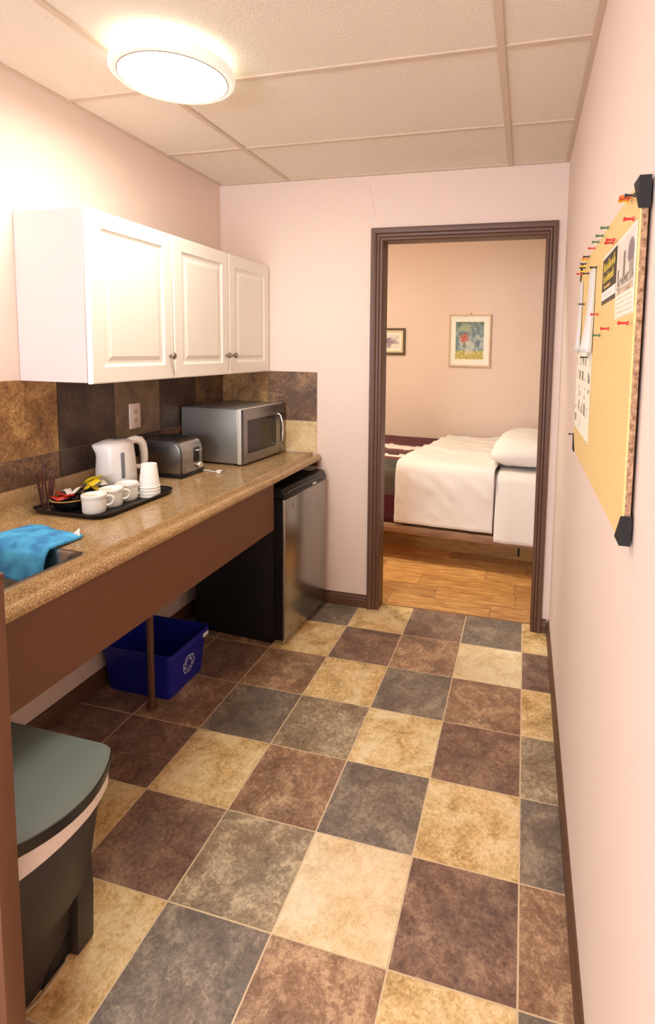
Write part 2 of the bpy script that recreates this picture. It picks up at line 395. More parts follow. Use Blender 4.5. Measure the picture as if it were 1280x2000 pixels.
# backsplash tiles on the left and end walls
def splash(parent, kind, a0, a1, z0, z1, onleft):
    g = 0.0015; d = 0.007
    me = bpy.data.meshes.new('tile'); bm = bmesh.new()
    if onleft: bm_box(bm, 0, d, g, a1-a0-g, g, z1-z0-g); loc = (XL, a0, z0)
    else: bm_box(bm, g, a1-a0-g, -d, 0, g, z1-z0-g); loc = (a0, YB, z0)
    bmesh.ops.recalc_face_normals(bm, faces=bm.faces); bm.to_mesh(me); bm.free(); me.materials.append(SPLASH_SHADED[kind])
    link('backsplash_tile', me, None, parent, loc=loc)
ys = [-1.93, -1.577, -1.272, -0.967, -0.665, -0.358, -0.053, YB-0.007]
for i in range(len(ys)-1):
    splash(wall_left, 'gbgdmdb'[i], ys[i], ys[i+1], 1.074, 1.36, True)
    splash(wall_left, 'dgbddbd'[i], ys[i], ys[i+1], 0.972, 1.074, True)
for a0, a1, kt, kb in ((XL, -1.484, 'g', 'b'), (-1.484, -1.183, 'b', 'p')):
    splash(wall_back, kt, a0, a1, 1.072, 1.356, False); splash(wall_back, kb, a0, a1, 0.886, 1.072, False)

# ------------------------------------------------------------------ setting: bedroom
floor2 = struct(box('floor', BX0, BX1, T, BY1, -0.08, -0.0015, plain('plank_joint', (104, 60, 28), 0.7)), 'orange oak laminate floor of the bedroom')
pm = {}
y = T; row = 0; PW = 0.165
while y < BY1-0.01:
    x = BX0 - random.random()*0.9; d = min(PW, BY1-y)
    while x < BX1:
        L = random.choice((0.36, 0.48, 0.6, 0.7)); a, b = max(x, BX0), min(x+L, BX1)
        if b-a > 0.02: box('plank', 0.0012, b-a-0.0012, 0.0012, d-0.0012, -0.008, 0, LAMI, floor2, loc=(a, y, 0))
        x += L
    y += PW; row += 1
struct(box('wall_far', BX0-0.1, BX1+0.1, BY1, BY1+0.1, -0.02, H2+0.1, WALL2))
struct(box('wall_far_left', BX0-0.1, BX0, BY0, BY1, -0.02, H2+0.1, WALL2))
struct(box('wall_far_right', BX1, BX1+0.1, BY0, BY1, -0.02, H2+0.1, WALL2))
struct(box('ceiling', BX0, BX1, BY0, BY1, H2, H2+0.1, CEILM), 'plain bedroom ceiling')
struct(box('trim_2', DX0, DX1, T-0.005, T+0.005, -0.001, 0.002, plain('threshold_strip', (150, 108, 68), 0.5)), 'thin threshold strip between tiles and laminate')

# ------------------------------------------------------------------ ceiling lamps
def ceiling_lamp(label, loc, strength, col):
    t = thing('ceiling_light', label, 'ceiling light', loc)
    edge = emit('lamp_edge_glow', col, strength*0.06); ringm = emit('lamp_rim_glow', col, 0.22, (236, 228, 216))
    lathe('housing', [(0, 0), (0.165, 0), (0.172, -0.006), (0.172, -0.03), (0.0, -0.03)], edge, t, 48)
    lathe('rim', [(0.160, -0.03), (0.188, -0.03), (0.193, -0.037), (0.193, -0.056), (0.185, -0.064), (0.172, -0.064), (0.166, -0.058), (0.160, -0.05)], ringm, t, 64, close=True)
    lathe('seam_ring', [(0.1655, -0.0535), (0.1705, -0.0645), (0.1675, -0.0655), (0.1625, -0.058)], plain('lamp_seam', (176, 150, 140), 0.6), t, 64, close=True)
    lathe('diffuser', [(0.166, -0.052), (0.162, -0.060), (0.13, -0.066), (0.07, -0.070), (0.0, -0.071)], emit('lamp_glow', col, strength), t, 48)
    return t
ceiling_lamp('round white flush ceiling light glowing above the counter', (-1.18, -1.05, H-0.003), LAMP_STRENGTH, (1.0, 1.0, 0.87, 1))
ceiling_lamp('added unseen round fill light over the window end of the room', (-1.15, -3.35, H-0.003), REAR_FILL_STRENGTH, (1.0, 1.0, 0.90, 1))  # lamp added behind the camera as fill light
ceiling_lamp('round ceiling light of the bedroom, beyond the end wall', (-1.45, 0.80, H2), BEDROOM_STRENGTH, (1.0, 0.98, 0.82, 1))

# ------------------------------------------------------------------ wall cabinets
def cab_door(parent, y0, y1, z0, z1, xf, knob_side):
    # xf = back plane of the door; a routed raised panel
    t = 0.019; lev = [(0, 0, 0.0), (0, 0.0, t-0.004), (0.004, 0.004, t), (0.058, 0.058, t), (0.062, 0.062, t-0.004), (0.070, 0.070, t-0.007), (0.080, 0.080, t-0.007), (0.096, 0.096, t-0.0015), (0.104, 0.104, t-0.0015)]
    rings = []
    for a, b, h in lev: rings.append([(xf+h, y0+a, z0+b), (xf+h, y1-a, z0+b), (xf+h, y1-a, z1-b), (xf+h, y0+a, z1-b)])
    d = loft('door', rings, WHITE, parent, smooth=False)
    ky = y1-0.028 if knob_side > 0 else y0+0.028
    lathe('knob', [(0, 0), (0.006, 0), (0.005, 0.008), (0.007, 0.012), (0.0135, 0.016), (0.0145, 0.021), (0.011, 0.026), (0, 0.028)], NICKEL, d, 20, loc=(xf+t, ky, z0+0.095), axis='x')
    return d
CF = -1.500
def cabinet(label, y0, y1, doors):
    t = thing('wall_cabinet', label, 'cabinet', ((XL+CF)/2, (y0+y1)/2, 1.357)); ox, oy, oz = t.location
    b = boxes('body', [(XL+0.001-ox, CF-ox, y0-oy, y1-oy, 0, 0.592)], CARCASS, t, bev=0.001, seg=1)
    n = len(doors); wd = (y1-y0)/n
    for i, s in enumerate(doors):
        cab_door(t, y0-oy+i*wd+0.003, y0-oy+(i+1)*wd-0.003, -0.004, 0.594, CF-ox+0.001, s)
    return t
cabinet('white single-door wall cabinet with raised panel at the open end of the row', -1.117, -0.658, [1])
cabinet('white double-door wall cabinet over the microwave, against the end wall', -0.657, 0.231, [1, -1])

# ------------------------------------------------------------------ counter
CY0, CZ = -1.925, 0.885
ct = thing('countertop', 'brown speckled laminate countertop with rolled front edge and brown apron', 'countertop', (-1.47, -0.85, 0)); cx, cyy, _ = ct.location
back = [(XL+0.002, 0.85), (XL+0.002, 0.972), (XL+0.018, 0.972), (XL+0.021, 0.967), (XL+0.021, 0.915), (XL+0.026, 0.897), (XL+0.042, CZ)]
front = [(-1.232, CZ), (-1.225, CZ+0.001), (-1.221, CZ+0.005), (-1.216, CZ+0.006), (-1.212, CZ+0.003), (-1.209, CZ-0.006), (-1.204, CZ-0.012), (-1.194, CZ-0.012), (-1.188, CZ-0.007), (-1.181, CZ-0.002), (-1.171, CZ-0.001), (-1.162, CZ-0.006), (-1.156, CZ-0.014), (-1.154, CZ-0.023), (-1.156, CZ-0.031), (-1.164, CZ-0.036), (-1.175, CZ-0.038)]
SX0, SX1, SY0, SY1 = -1.585, -1.262, -1.885, -1.42
def cprism(poly, a, b):
    n = len(poly); v = [(q[0]-cx, a-cyy, q[1]) for q in poly] + [(q[0]-cx, b-cyy, q[1]) for q in poly]
    return v, [tuple(range(n)), tuple(range(2*n-1, n-1, -1))] + [(i, (i+1) % n, n+(i+1) % n, n+i) for i in range(n)]
V = []; F = []
for poly, a, b in ((back+front+[(-1.175, 0.85)], SY1, YB-0.009), (back+[(SX0, CZ), (SX0, 0.85)], SY0, SY1), ([(SX1, 0.85), (SX1, CZ)]+front+[(-1.175, 0.85)], SY0, SY1), (back+front+[(-1.175, 0.85)], CY0, SY0)):
    v, f = cprism(poly, a, b); k = len(V); V += v; F += [tuple(i+k for i in q) for q in f]
wt = pydata('worktop', V, F, LAM, ct, True)
box('apron', -1.199-cx, -1.180-cx, CY0-cyy, -0.335-cyy, 0.615, 0.849, APRON, ct, bev=0.001, seg=1)
box('wall_cleat', -1.70-cx, -1.170-cx, YB-0.03-cyy, YB-0.002-cyy, 0.815, 0.848, APRON, ct)
tube('support_leg', [(-1.475-cx, -0.862-cyy, 0.0), (-1.475-cx, -0.862-cyy, 0.849)], 0.0135, BROWN, ct, 16)
lathe('leg_foot', [(0, 0), (0.024, 0), (0.024, 0.006), (0.014, 0.01), (0, 0.01)], BROWN, ct, 20, loc=(-1.475-cx, -0.862-cyy, 0.0))
pt = thing('end_panel', 'tall brown end panel beside the sink end of the counter', 'panel', (-1.36, -1.95, 0))
box('board', XL+0.002+1.36, -0.932+1.36, -0.02, 0.02, 0, 1.066, APRON, pt, bev=0.002)
box('cap_strip', XL+0.002+1.36, -0.930+1.36, -0.021, 0.021, 1.066, 1.078, BROWN, pt, bev=0.002)

# sink
sk = thing('kitchen_sink', 'stainless steel drop-in sink at the near end of the counter', 'sink', ((SX0+SX1)/2, (SY0+SY1)/2, CZ)); sx, sy, sz = sk.location
def ring(x0, x1, y0, y1, r, z): return [(a-sx, b-sy, z-sz) for a, b in rrect(x0, x1, y0, y1, r)]
loft('basin', [ring(SX0-0.012, SX1+0.012, SY0-0.014, SY1+0.014, 0.02, CZ+0.0005), ring(SX0-0.010, SX1+0.010, SY0-0.012, SY1+0.012, 0.02, CZ+0.004), ring(SX0-0.003, SX1+0.003, SY0-0.003, SY1+0.003, 0.03, CZ+0.004), ring(SX0+0.004, SX1-0.004, SY0+0.006, SY1-0.006, 0.035, CZ-0.004), ring(SX0+0.03, SX1-0.03, SY0+0.03, SY1-0.03, 0.06, CZ-0.15), ring(SX0+0.06, SX1-0.06, SY0+0.06, SY1-0.06, 0.05, CZ-0.17)], SINK, sk, cap0=False)
lathe('drain', [(0, 0.002), (0.03, 0.002), (0.04, 0.004), (0.043, 0.0), (0.0, 0.0)], CHROME, sk, 24, loc=(0, 0, -0.17))

# blue towel draped over the sink's edge
def towel_fn(u, v):
    x = -1.59 + 0.235*u + 0.02*(v-0.5)*(1-u)
    path = [(-1.275-0.035*u, CZ+0.010), (-1.36, CZ+0.012), (-1.405, CZ+0.016), (-1.432, CZ+0.014), (-1.452, CZ-0.004), (-1.462, CZ-0.035), (-1.468, CZ-0.085+0.015*(1-u))]
    s = v*(len(path)-1); i = min(int(s), len(path)-2); t = s-i
    y = path[i][0]*(1-t)+path[i+1][0]*t; z = path[i][1]*(1-t)+path[i+1][1]*t
    z += 0.006*nz(x*14, y*14, 3)*(1 if v < 0.6 else 0.3); y += 0.006*nz(x*16, z*16, 8)*(v > 0.6)
    if u > 0.85: z -= 0.003*(u-0.85)/0.15*(v < 0.5)
    return (x, y, z)
tw = thing('dish_towel', 'bright blue microfibre towel draped over the sink edge', 'towel', (-1.47, -1.37, CZ))
TOW = plain('blue_microfibre', (78, 166, 255), 0.95, bs=0.8, bscale=350, var=0.22, vscale=22, bdist=0.003)
surf('cloth', 30, 30, lambda u, v: Vector(towel_fn(u, v))-Vector((-1.47, -1.37, CZ)), TOW, tw, thick=0.009)
pydata('care_tag', [(0.085, 0.052, 0.016), (0.115, 0.045, 0.014), (0.10, 0.06, 0.032), (0.086, 0.053, 0.0155), (0.116, 0.046, 0.0135), (0.101, 0.061, 0.0315)], [(0, 1, 2), (5, 4, 3), (0, 3, 4, 1), (1, 4, 5, 2), (2, 5, 3, 0)], WHITE, tw)

# ------------------------------------------------------------------ tray with hot drink things
TZ = CZ+0.006
tr = thing('serving_tray', 'black rounded serving tray on the counter holding kettle and mugs', 'tray', (-1.585, -0.945, CZ))
def tring(k, r, z): return [(a, b, z) for a, b in rrect(-0.165+k, 0.165-k, -0.215+k, 0.215-k, r, 8)]
loft('tray_body', [tring(0.012, 0.05, 0), tring(0.0, 0.06, 0.018), tring(0.003, 0.058, 0.019), tring(0.014, 0.05, 0.006), tring(0.02, 0.045, 0.005)], BLACK, tr)

kt = thing('electric_kettle', 'white plastic electric kettle with grey water gauge on the tray', 'kettle', (-1.668, -0.800, TZ), math.radians(-20))
lathe('power_base', [(0, 0), (0.078, 0), (0.080, 0.006), (0.078, 0.016), (0.0, 0.017)], WPLAST, kt, 40)
prof = [(0, 0.018), (0.074, 0.018), (0.079, 0.026), (0.0785, 0.06), (0.0745, 0.13), (0.070, 0.180), (0.067, 0.196)]
# body with a spout pulled out towards -Y
def kettle_body():
    seg = 48; v = []; f = []; pr_ = prof[1:]; n = len(pr_)
    ext = [(0.079, 0.026), (0.0785, 0.06), (0.076, 0.10), (0.0735, 0.14), (0.071, 0.160), (0.0695, 0.175), (0.068, 0.188), (0.067, 0.196), (0.060, 0.203)]
    pr2 = [(0.074, 0.018)] + ext; n = len(pr2)
    for k in range(seg):
        a = 2*PI*k/seg
        for r, z in pr2:
            d = math.cos(a+PI/2)                     # 1 towards -Y
            pull = max(0, d)**14 * max(0, min(1, (z-0.145)/0.05))*0.030 * (1 if z < 0.2 else 0.8)
            v.append(((r+pull)*math.cos(a), (r+pull)*math.sin(a), z))
    for k in range(seg):
        for i in range(n-1): f.append((k*n+i, k*n+i+1, ((k+1) % seg)*n+i+1, ((k+1) % seg)*n+i))
    f.append(tuple(k*n for k in range(seg))); f.append(tuple(k*n+n-1 for k in range(seg)))
    return pydata('kettle_body', v, f, WPLAST, kt, True)
kettle_body()
lathe('lid', [(0, 0.211), (0.03, 0.210), (0.05, 0.207), (0.057, 0.202), (0, 0.198)], WPLAST, kt, 32)
box('lid_catch', -0.016, 0.016, -0.012, 0.030, 0.2095, 0.2135, GAUGE, kt, bev=0.0015)
def arcpts(): return [(0, 0.055, 0.196), (0, 0.085, 0.200), (0, 0.107, 0.194), (0, 0.120, 0.176), (0, 0.126, 0.14), (0, 0.127, 0.105), (0, 0.121, 0.085), (0, 0.104, 0.080), (0, 0.072, 0.086)]
hd = tube('handle', arcpts(), 0.012, WPLAST, kt, 12, rs=[0.015, 0.017, 0.018, 0.017, 0.016, 0.015, 0.013, 0.010, 0.010])
gx = math.radians(-42)
def gp(u, v):                                       # gauge strip wrapped on the body, facing the room
    z = 0.060+0.105*v; a = gx+math.radians(32) + (u-0.5)*0.013/0.075*(1 if 0.04 < v < 0.96 else 0.5); r = 0.0795-0.0065*(z-0.026)/0.14
    return (r*math.cos(a), r*math.sin(a), z)
surf('water_gauge', 4, 16, gp, GAUGE, kt, thick=0.003)

def mug_proto(label):
    t = thing('mug', label, 'mug', (0, 0, 0))
    lathe('cup', [(0, 0), (0.036, 0), (0.0385, 0.003), (0.0395, 0.012), (0.0402, 0.048), (0.0402, 0.051), (0.0425, 0.054), (0.0428, 0.064), (0.041, 0.066), (0.039, 0.063), (0.0375, 0.05), (0.0365, 0.012), (0.034, 0.006), (0, 0.006)], CERAM, t, 36)
    tube('handle', [(0, 0.038, 0.050), (0, 0.052, 0.053), (0, 0.062, 0.046), (0, 0.064, 0.034), (0, 0.058, 0.022), (0, 0.046, 0.018), (0, 0.035, 0.020)], 0.005, CERAM, t, 10)
    return t
m0 = mug_proto('')
for i, (q, rz, lb) in enumerate((((-1.518, -1.086), -40, 'white handled mug next to the sachet bowl on the tray'), ((-1.522, -0.998), -40, 'white handled mug between the two other mugs on the tray'), ((-1.526, -0.910), -40, 'white handled mug nearest the paper cups on the tray'))):
    m = m0 if i == 0 else copy_tree(m0); m.location = (q[0], q[1], TZ); m.rotation_euler = (0, 0, math.radians(rz)); m['label'] = lb; m['group'] = 'white mugs on the tray'
# upside-down nested paper cups
for i in range(4):
    c = lathe('paper_cup', [(0.0395, 0), (0.0415, 0.0015), (0.0415, 0.004), (0.039, 0.005), (0.0295, 0.092), (0.0285, 0.0925), (0.0280, 0.090), (0, 0.090), (0, 0.0895), (0.0278, 0.0895), (0.0382, 0.004)], PAPERC, None, 32, loc=(-1.476, -0.842, TZ+i*0.0125))
    tag(c, ('lowest white paper cup, rim down on the tray, of the stack', 'white paper cup sandwiched in the middle of the upside-down stack', 'white paper cup sandwiched in the middle of the upside-down stack', 'topmost white paper cup of the upside-down stack on the tray')[i], 'paper cup', 'upside-down paper cups')
# glass of stirrers
gl = thing('drinking_glass', 'small clear glass holding brown stir sticks on the tray', 'glass', (-1.708, -1.108, TZ))
lathe('tumbler', [(0, 0), (0.027, 0), (0.0285, 0.004), (0.034, 0.085), (0.0325, 0.086), (0.0268, 0.008), (0, 0.007)], GLASS, gl, 32)
for i in range(7):
    a = 2*PI*i/7+0.3; b = a+0.4
    s = tube('stir_stick', [(0.012*math.cos(a), 0.012*math.sin(a), 0.0085), (0.036*math.cos(b)*0.86, 0.036*math.sin(b)*0.86, 0.125+0.012*(i % 3))], 0.003, STIR, None, 8, loc=(-1.708, -1.108, TZ))
    tag(s, 'brown stir stick standing in the small glass', 'stir stick', 'stir sticks in the glass')
# sachet bowls
def bowl(label, loc, r, rimmat):
    t = thing('sachet_bowl', label, 'bowl', loc)
    lathe('bowl_body', [(0, 0), (r*0.6, 0), (r*0.78, 0.010), (r*0.97, 0.036), (r*0.94, 0.037), (r*0.74, 0.013), (0, 0.006)], BLACK, t, 36)
    lathe('bowl_rim', [(r*0.93, 0.0355), (r*0.985, 0.0355), (r*0.985, 0.039), (r*0.93, 0.039)], rimmat, t, 36, close=True)
    return t
GOLD = plain('gold_rim', (196, 150, 80), 0.4)
bowl('black sachet bowl with tan rim, full of red and dark sachets', (-1.640, -1.070, TZ), 0.066, GOLD)
bowl('black sachet bowl with dark rim, full of yellow sachets', (-1.648, -0.950, TZ), 0.052, BLACK)
def sachet(mat, label, grp, loc, rot, L=0.040, W=0.023):
    def fn(u, v):
        x = (u-0.5)*L; y = (v-0.5)*W; h = 0.0045*math.sin(PI*u)**0.6*math.sin(PI*v)**0.6
        return (x, y, h)
    def top(u, v): return fn(u, v)
    n = 8; vs = []; fs = []
    for s in (1, -1):
        for j in range(n+1):
            for i in range(n+1):
                p = fn(i/n, j/n); vs.append((p[0], p[1], s*p[2]+s*0.0003))
    K = (n+1)**2
    for k in (0, K):
        for j in range(n):
            for i in range(n): fs.append((k+j*(n+1)+i, k+j*(n+1)+i+1, k+(j+1)*(n+1)+i+1, k+(j+1)*(n+1)+i))
    me_o = pydata('sachet', vs, fs, mat, None, 'all', loc); me_o.rotation_euler = rot
    return tag(me_o, label, 'sachet', grp)
SP = [(SACHR, 'red sachet lying in the tan-rimmed bowl', -0.022, -0.036, 0.042), (SACHR, 'red sachet lying in the tan-rimmed bowl', 0.008, -0.040, 0.047), (SACHK, 'dark sachet lying in the tan-rimmed bowl', 0.024, 0.002, 0.044), (SACHW, 'white sachet lying in the tan-rimmed bowl', -0.004, 0.004, 0.050), (SACHK, 'dark sachet lying in the tan-rimmed bowl', -0.02, 0.032, 0.046), (SACHW, 'white sachet lying in the tan-rimmed bowl', -0.034, 0.008, 0.056), (SACHR, 'red sachet lying in the tan-rimmed bowl', 0.022, -0.022, 0.054), (SACHW, 'white sachet lying in the tan-rimmed bowl', 0.012, 0.028, 0.055)]
SP += [(mt, lb, -a*0.9+0.004, b*0.55-0.012, z+0.013) for mt, lb, a, b, z in SP[:6]]
for i, (mt, lb, a, b, z) in enumerate(SP): sachet(mt, lb, lb.split(' lying')[0]+'s in the bowl', (-1.640+a, -1.070+b, TZ+z), (0.35*math.sin(i*2.3), 0.4*math.cos(i*1.7), i*1.1))
for i in range(9):
    a = i*2.4; r = 0.010+0.028*((i*37) % 7)/7; wht = i in (1, 3)
    sachet(SACHW if wht else SACHY, ('cream' if wht else 'yellow')+' sachet piled in the dark-rimmed bowl', ('cream' if wht else 'yellow')+' sachets in the dark-rimmed bowl', (-1.648+r*math.cos(a), -0.950+r*math.sin(a), TZ+0.046+0.005*i), (0.4*math.sin(i*2.1), 0.4*math.cos(i*1.3), i*0.9), 0.040, 0.026)

# ------------------------------------------------------------------ toaster
ts = thing('toaster', 'two-slice brushed steel toaster with black base, between kettle and microwave', 'toaster', (-1.655, -0.458, CZ), 0.0)
L2, W2, HT = 0.118, 0.088, 0.178
box('base', -L2-0.002, L2+0.004, -W2-0.002, W2+0.002, 0.0, 0.020, BLACK, ts, bev=0.004)
def tprof(e=0.0, zb=0.020): 
    r = 0.062; pts = [(-L2+e, zb), (L2-e, zb)]
    for cxx, a0 in ((L2-e-r, 0), (-L2+e+r, PI/2)):
        for k in range(9):
            a = a0+PI/2*k/8; pts.append((cxx+r*math.cos(a), HT-r-e+r*math.sin(a)))
    return pts
prism('shell', tprof(0.0), 'y', -W2+0.010, W2-0.010, STEELV, ts)
for s in (-1, 1): prism('side_panel', tprof(0.006), 'y', s*(W2-0.010), s*W2, STEEL, ts, bev=0.003)
for s in (-1, 1): box('bread_slot', -0.075, 0.070, s*0.030-0.014, s*0.030+0.014, HT-0.002, HT+0.0008, BLACKM, ts)
xf = L2
box('lever_slot', xf-0.004, xf+0.003, 0.010, 0.052, 0.060, 0.128, BLACK, ts, bev=0.002)
box('lever', xf, xf+0.022, 0.012, 0.050, 0.112, 0.122, CHROME, ts, bev=0.004)
lathe('dial', [(0, 0.0), (0.017, 0.0), (0.016, 0.016), (0.013, 0.019), (0, 0.019)], CHROME, ts, 24, loc=(xf, 0.045, 0.043), axis='x')
for k in range(4): box('button', xf-0.001, xf+0.004, -0.060, -0.038, 0.034+k*0.013, 0.043+k*0.013, STEELV, ts, bev=0.001, seg=1)
tube('power_cord', [(-1.545+1.655, -0.375+0.458, 0.006), (-1.50+1.655, -0.37+0.458, 0.004), (-1.47+1.655, -0.385+0.458, 0.004), (-1.442+1.655, -0.392+0.458, 0.008)], 0.0035, WPLAST, ts, 8)
prism('plug', rrect(-0.010, 0.014, -0.010, 0.010, 0.006, 4), 'z', 0.001, 0.018, WPLAST, ts, bev=0.003, loc=(-1.438+1.655, -0.395+0.458, 0))
for s in (-1, 1): box('plug_pin', 0.014, 0.03, s*0.006-0.001, s*0.006+0.001, 0.007, 0.013, CHROME, ts, loc=(-1.438+1.655, -0.395+0.458, 0))

# ------------------------------------------------------------------ microwave (local: front face at x=0, width along y)
mw = thing('microwave_oven', 'stainless steel microwave oven with dark door window, in the counter corner', 'microwave', (-1.410, -0.226, CZ), math.radians(-4.0))
MW, MD, MH, F0 = 0.424, 0.366, 0.292, 0.010
box('case', -MD, -0.026, 0.002, MW-0.002, F0, MH-0.002, CASE, mw, bev=0.004)
box('front_bezel', -0.026, -0.004, 0, MW, F0-0.001, MH, plain('pale_steel', (214, 206, 194), 0.4, 0.15), mw, bev=0.003)
for a in (0.03, MW-0.05):
    for b in (-MD+0.04, -0.05): lathe('foot', [(0, 0), (0.012, 0), (0.014, F0), (0, F0)], BLACK, mw, 16, loc=(b, a, 0))
dr = boxes('door', [(-0.004, 0.010, 0.004, MW-0.062, MH-0.058, MH-0.003), (-0.004, 0.010, 0.004, MW-0.062, F0+0.003, F0+0.050), (-0.004, 0.010, 0.004, 0.040, F0+0.050, MH-0.058), (-0.004, 0.010, MW-0.094, MW-0.062, F0+0.050, MH-0.058)], STEEL, mw)
box('window_pane', 0.0, 0.006, 0.040, MW-0.094, F0+0.050, MH-0.058, DGLASS, dr)
tube('handle', [(0.010, MW-0.078, MH-0.055), (0.030, MW-0.078, MH-0.065), (0.040, MW-0.078, MH-0.10), (0.043, MW-0.078, MH*0.52), (0.040, MW-0.078, F0+0.085), (0.030, MW-0.078, F0+0.055), (0.010, MW-0.078, F0+0.047)], 0.0055, CHROME, dr, 10)
cp = box('control_panel', -0.004, 0.010, MW-0.060, MW-0.003, F0+0.003, MH-0.003, STEEL, mw, bev=0.002)
box('keypad', 0.009, 0.0115, MW-0.050, MW-0.014, F0+0.045, MH-0.055, plain('dark_green_panel', (38, 44, 38), 0.2), cp, bev=0.001, seg=1)
for k in range(3): box('vent_slot', -0.16, -0.125, 0.0, 0.0028, 0.075+k*0.014, 0.080+k*0.014, plain('vent_steel', (150, 145, 138), 0.4, 0.5), mw)
box('vent_slot', -0.148, -0.144, 0.0, 0.0028, 0.06, 0.125, bpy.data.materials['vent_steel'], mw)

# ------------------------------------------------------------------ mini fridge (local: front of door x=0)
fr = thing('mini_fridge', 'black compact fridge with stainless steel door under the counter', 'fridge', (-1.146, -0.288, 0.0), math.radians(-4.3))
FW = 0.475
box('cabinet_body', -0.535, -0.062, 0.002, FW-0.002, 0.022, 0.792, BLACKM, fr, bev=0.004)
box('kick_plate', -0.50, -0.080, 0.01, FW-0.01, 0.0, 0.022, BLACKM, fr)
fd = box('door', -0.058, 0.0, 0.0, FW, 0.030, 0.752, STEELV, fr, bev=0.008, seg=3)
box('door_edge', -0.058, -0.012, -0.0015, 0.004, 0.032, 0.75, BLACK, fd)
prism('top_cap', [(-0.062, 0.753), (0.002, 0.753), (0.002, 0.772), (-0.006, 0.786), (-0.012, 0.803), (-0.062, 0.805)], 'y', 0.0, FW, BLACK, fd, bev=0.002)
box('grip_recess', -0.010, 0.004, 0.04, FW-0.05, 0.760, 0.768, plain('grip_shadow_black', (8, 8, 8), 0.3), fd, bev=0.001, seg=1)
tube('grip_bar', [(0.000, 0.03, 0.776), (0.004, 0.05, 0.784), (0.004, FW-0.08, 0.784), (0.0, FW-0.05, 0.776)], 0.003, plain('grey_bead', (88, 82, 78), 0.3), fd, 8)
box('badge', 0.002, 0.0045, 0.300, 0.345, 0.757, 0.769, CHROME, fd, bev=0.0008, seg=1)
prism('oval_badge', [(0.085+0.009*math.cos(a*PI/12), 0.715+0.020*math.sin(a*PI/12)) for a in range(24)], 'x', -0.001, 0.0025, CHROME, fd)
lathe('hinge_pin', [(0, 0), (0.007, 0), (0.007, 0.012), (0, 0.012)], CHROME, fr, 12, loc=(-0.014, 0.010, 0.018))

# ------------------------------------------------------------------ recycling bin
rb = thing('recycling_bin', 'blue plastic recycling box under the counter behind the thin leg', 'recycling bin', (-1.585, -0.675, 0))
def rring(x0, x1, y0, y1, z, r=0.02): return [(a+1.585, b+0.675, z) for a, b in rrect(x0, x1, y0, y1, r, 4)]
BH = 0.205
loft('tub', [rring(-1.745, -1.437, -0.800, -0.555, 0), rring(-1.760, -1.420, -0.818, -0.540, BH-0.025), rring(-1.772, -1.410, -0.828, -0.530, BH-0.025), rring(-1.772, -1.410, -0.828, -0.530, BH), rring(-1.764, -1.418, -0.820, -0.538, BH), rring(-1.742, -1.440, -0.797, -0.558, 0.006)], BLUE, rb)
# chasing-arrows mark (outline) on the front face
def arrow_outline(k):
    a = math.radians(120*k); ca, sa = math.cos(a), math.sin(a)
    poly = [(-0.024, -0.036), (0.006, -0.036), (0.006, -0.043), (0.026, -0.029), (0.006, -0.015), (0.006, -0.022), (-0.016, -0.022), (-0.023, -0.010), (-0.035, -0.017)]
    s = 0.98; return [(s*(x*ca-y*sa), s*(x*sa+y*ca)) for x, y in poly]
MARK = plain('pale_mark', (200, 205, 225), 0.5)
V = []; F = []
tilt = 0.017/(BH-0.025)
for k in range(3):
    pts = arrow_outline(k); n = len(pts)
    for i in range(n):
        a = Vector(pts[i]); b = Vector(pts[(i+1) % n]); d = (b-a).normalized(); nn = Vector((-d.y, d.x))*0.0017; a = a-d*0.0015; b = b+d*0.0015
        base = len(V)
        for dx in (0.0, 0.0018):
            for q in (a+nn, b+nn, b-nn, a-nn): z = 0.095+q.y; V.append((0.148+tilt*z+dx, -0.675+q.x+0.675, z))
        F += [(base, base+1, base+2, base+3), (base+7, base+6, base+5, base+4)] + [(base+j, base+(j+1) % 4, base+4+(j+1) % 4, base+4+j) for j in range(4)]
pydata('recycling_symbol', V, F, MARK, rb)
box('rim_sticker', 0.1755, 0.1770, 0.085, 0.125, BH-0.035, BH-0.018, WHITE, rb)

# ------------------------------------------------------------------ step-on waste bin
wb = thing('waste_bin', 'charcoal step-on waste bin with grey lid and white liner edge', 'trash can', (-1.19, -1.755, 0))
def wring(x0, x1, y0, y1, z, bow, r=0.03):
    out = []
    pts = rrect(x0, x1, y0, y1, r, 4); dense = []
    for i, (a, b) in enumerate(pts):
        a2, b2 = pts[(i+1) % len(pts)]; k = 10 if i % 5 == 4 else 1
        dense += [(a+(a2-a)*q/k, b+(b2-b)*q/k) for q in range(k)]
    for a, b in dense:
        t = (b-(y0+y1)/2)/((y1-y0)/2)
        out.append((a+bow*max(0, 1-t*t)*max(0, min(1, (a-x0)/(x1-x0)*2-1))+1.19, b+1.755, z))
    return out
loft('bin_body', [wring(-1.33, -1.074, -1.875, -1.652, 0.0, 0.006, 0.015), wring(-1.335, -1.064, -1.880, -1.646, 0.13, 0.012, 0.015), wring(-1.345, -1.050, -1.884, -1.640, 0.18, 0.03, 0.015), wring(-1.36, -1.015, -1.895, -1.622, 0.45, 0.048, 0.015)], CANB, wb)
prism('foot_post', [(0.10, 0), (0.150, 0), (0.156, 0.14), (0.150, 0.26), (0.10, 0.26)], 'y', -1.700+1.755, -1.648+1.755, CANB, wb, bev=0.004)
prism('pedal_recess_shade', [(-1.780+1.755, 0.002), (-1.699+1.755, 0.002), (-1.699+1.755, 0.13), (-1.712+1.755, 0.10), (-1.745+1.755, 0.045)], 'x', 0.09, 0.1275, BLACKM, wb, smooth=False)  # black solid standing for the shade inside the pedal opening
ll = wring(-1.363, -1.009, -1.898, -1.614, 0.43, 0.050, 0.015)
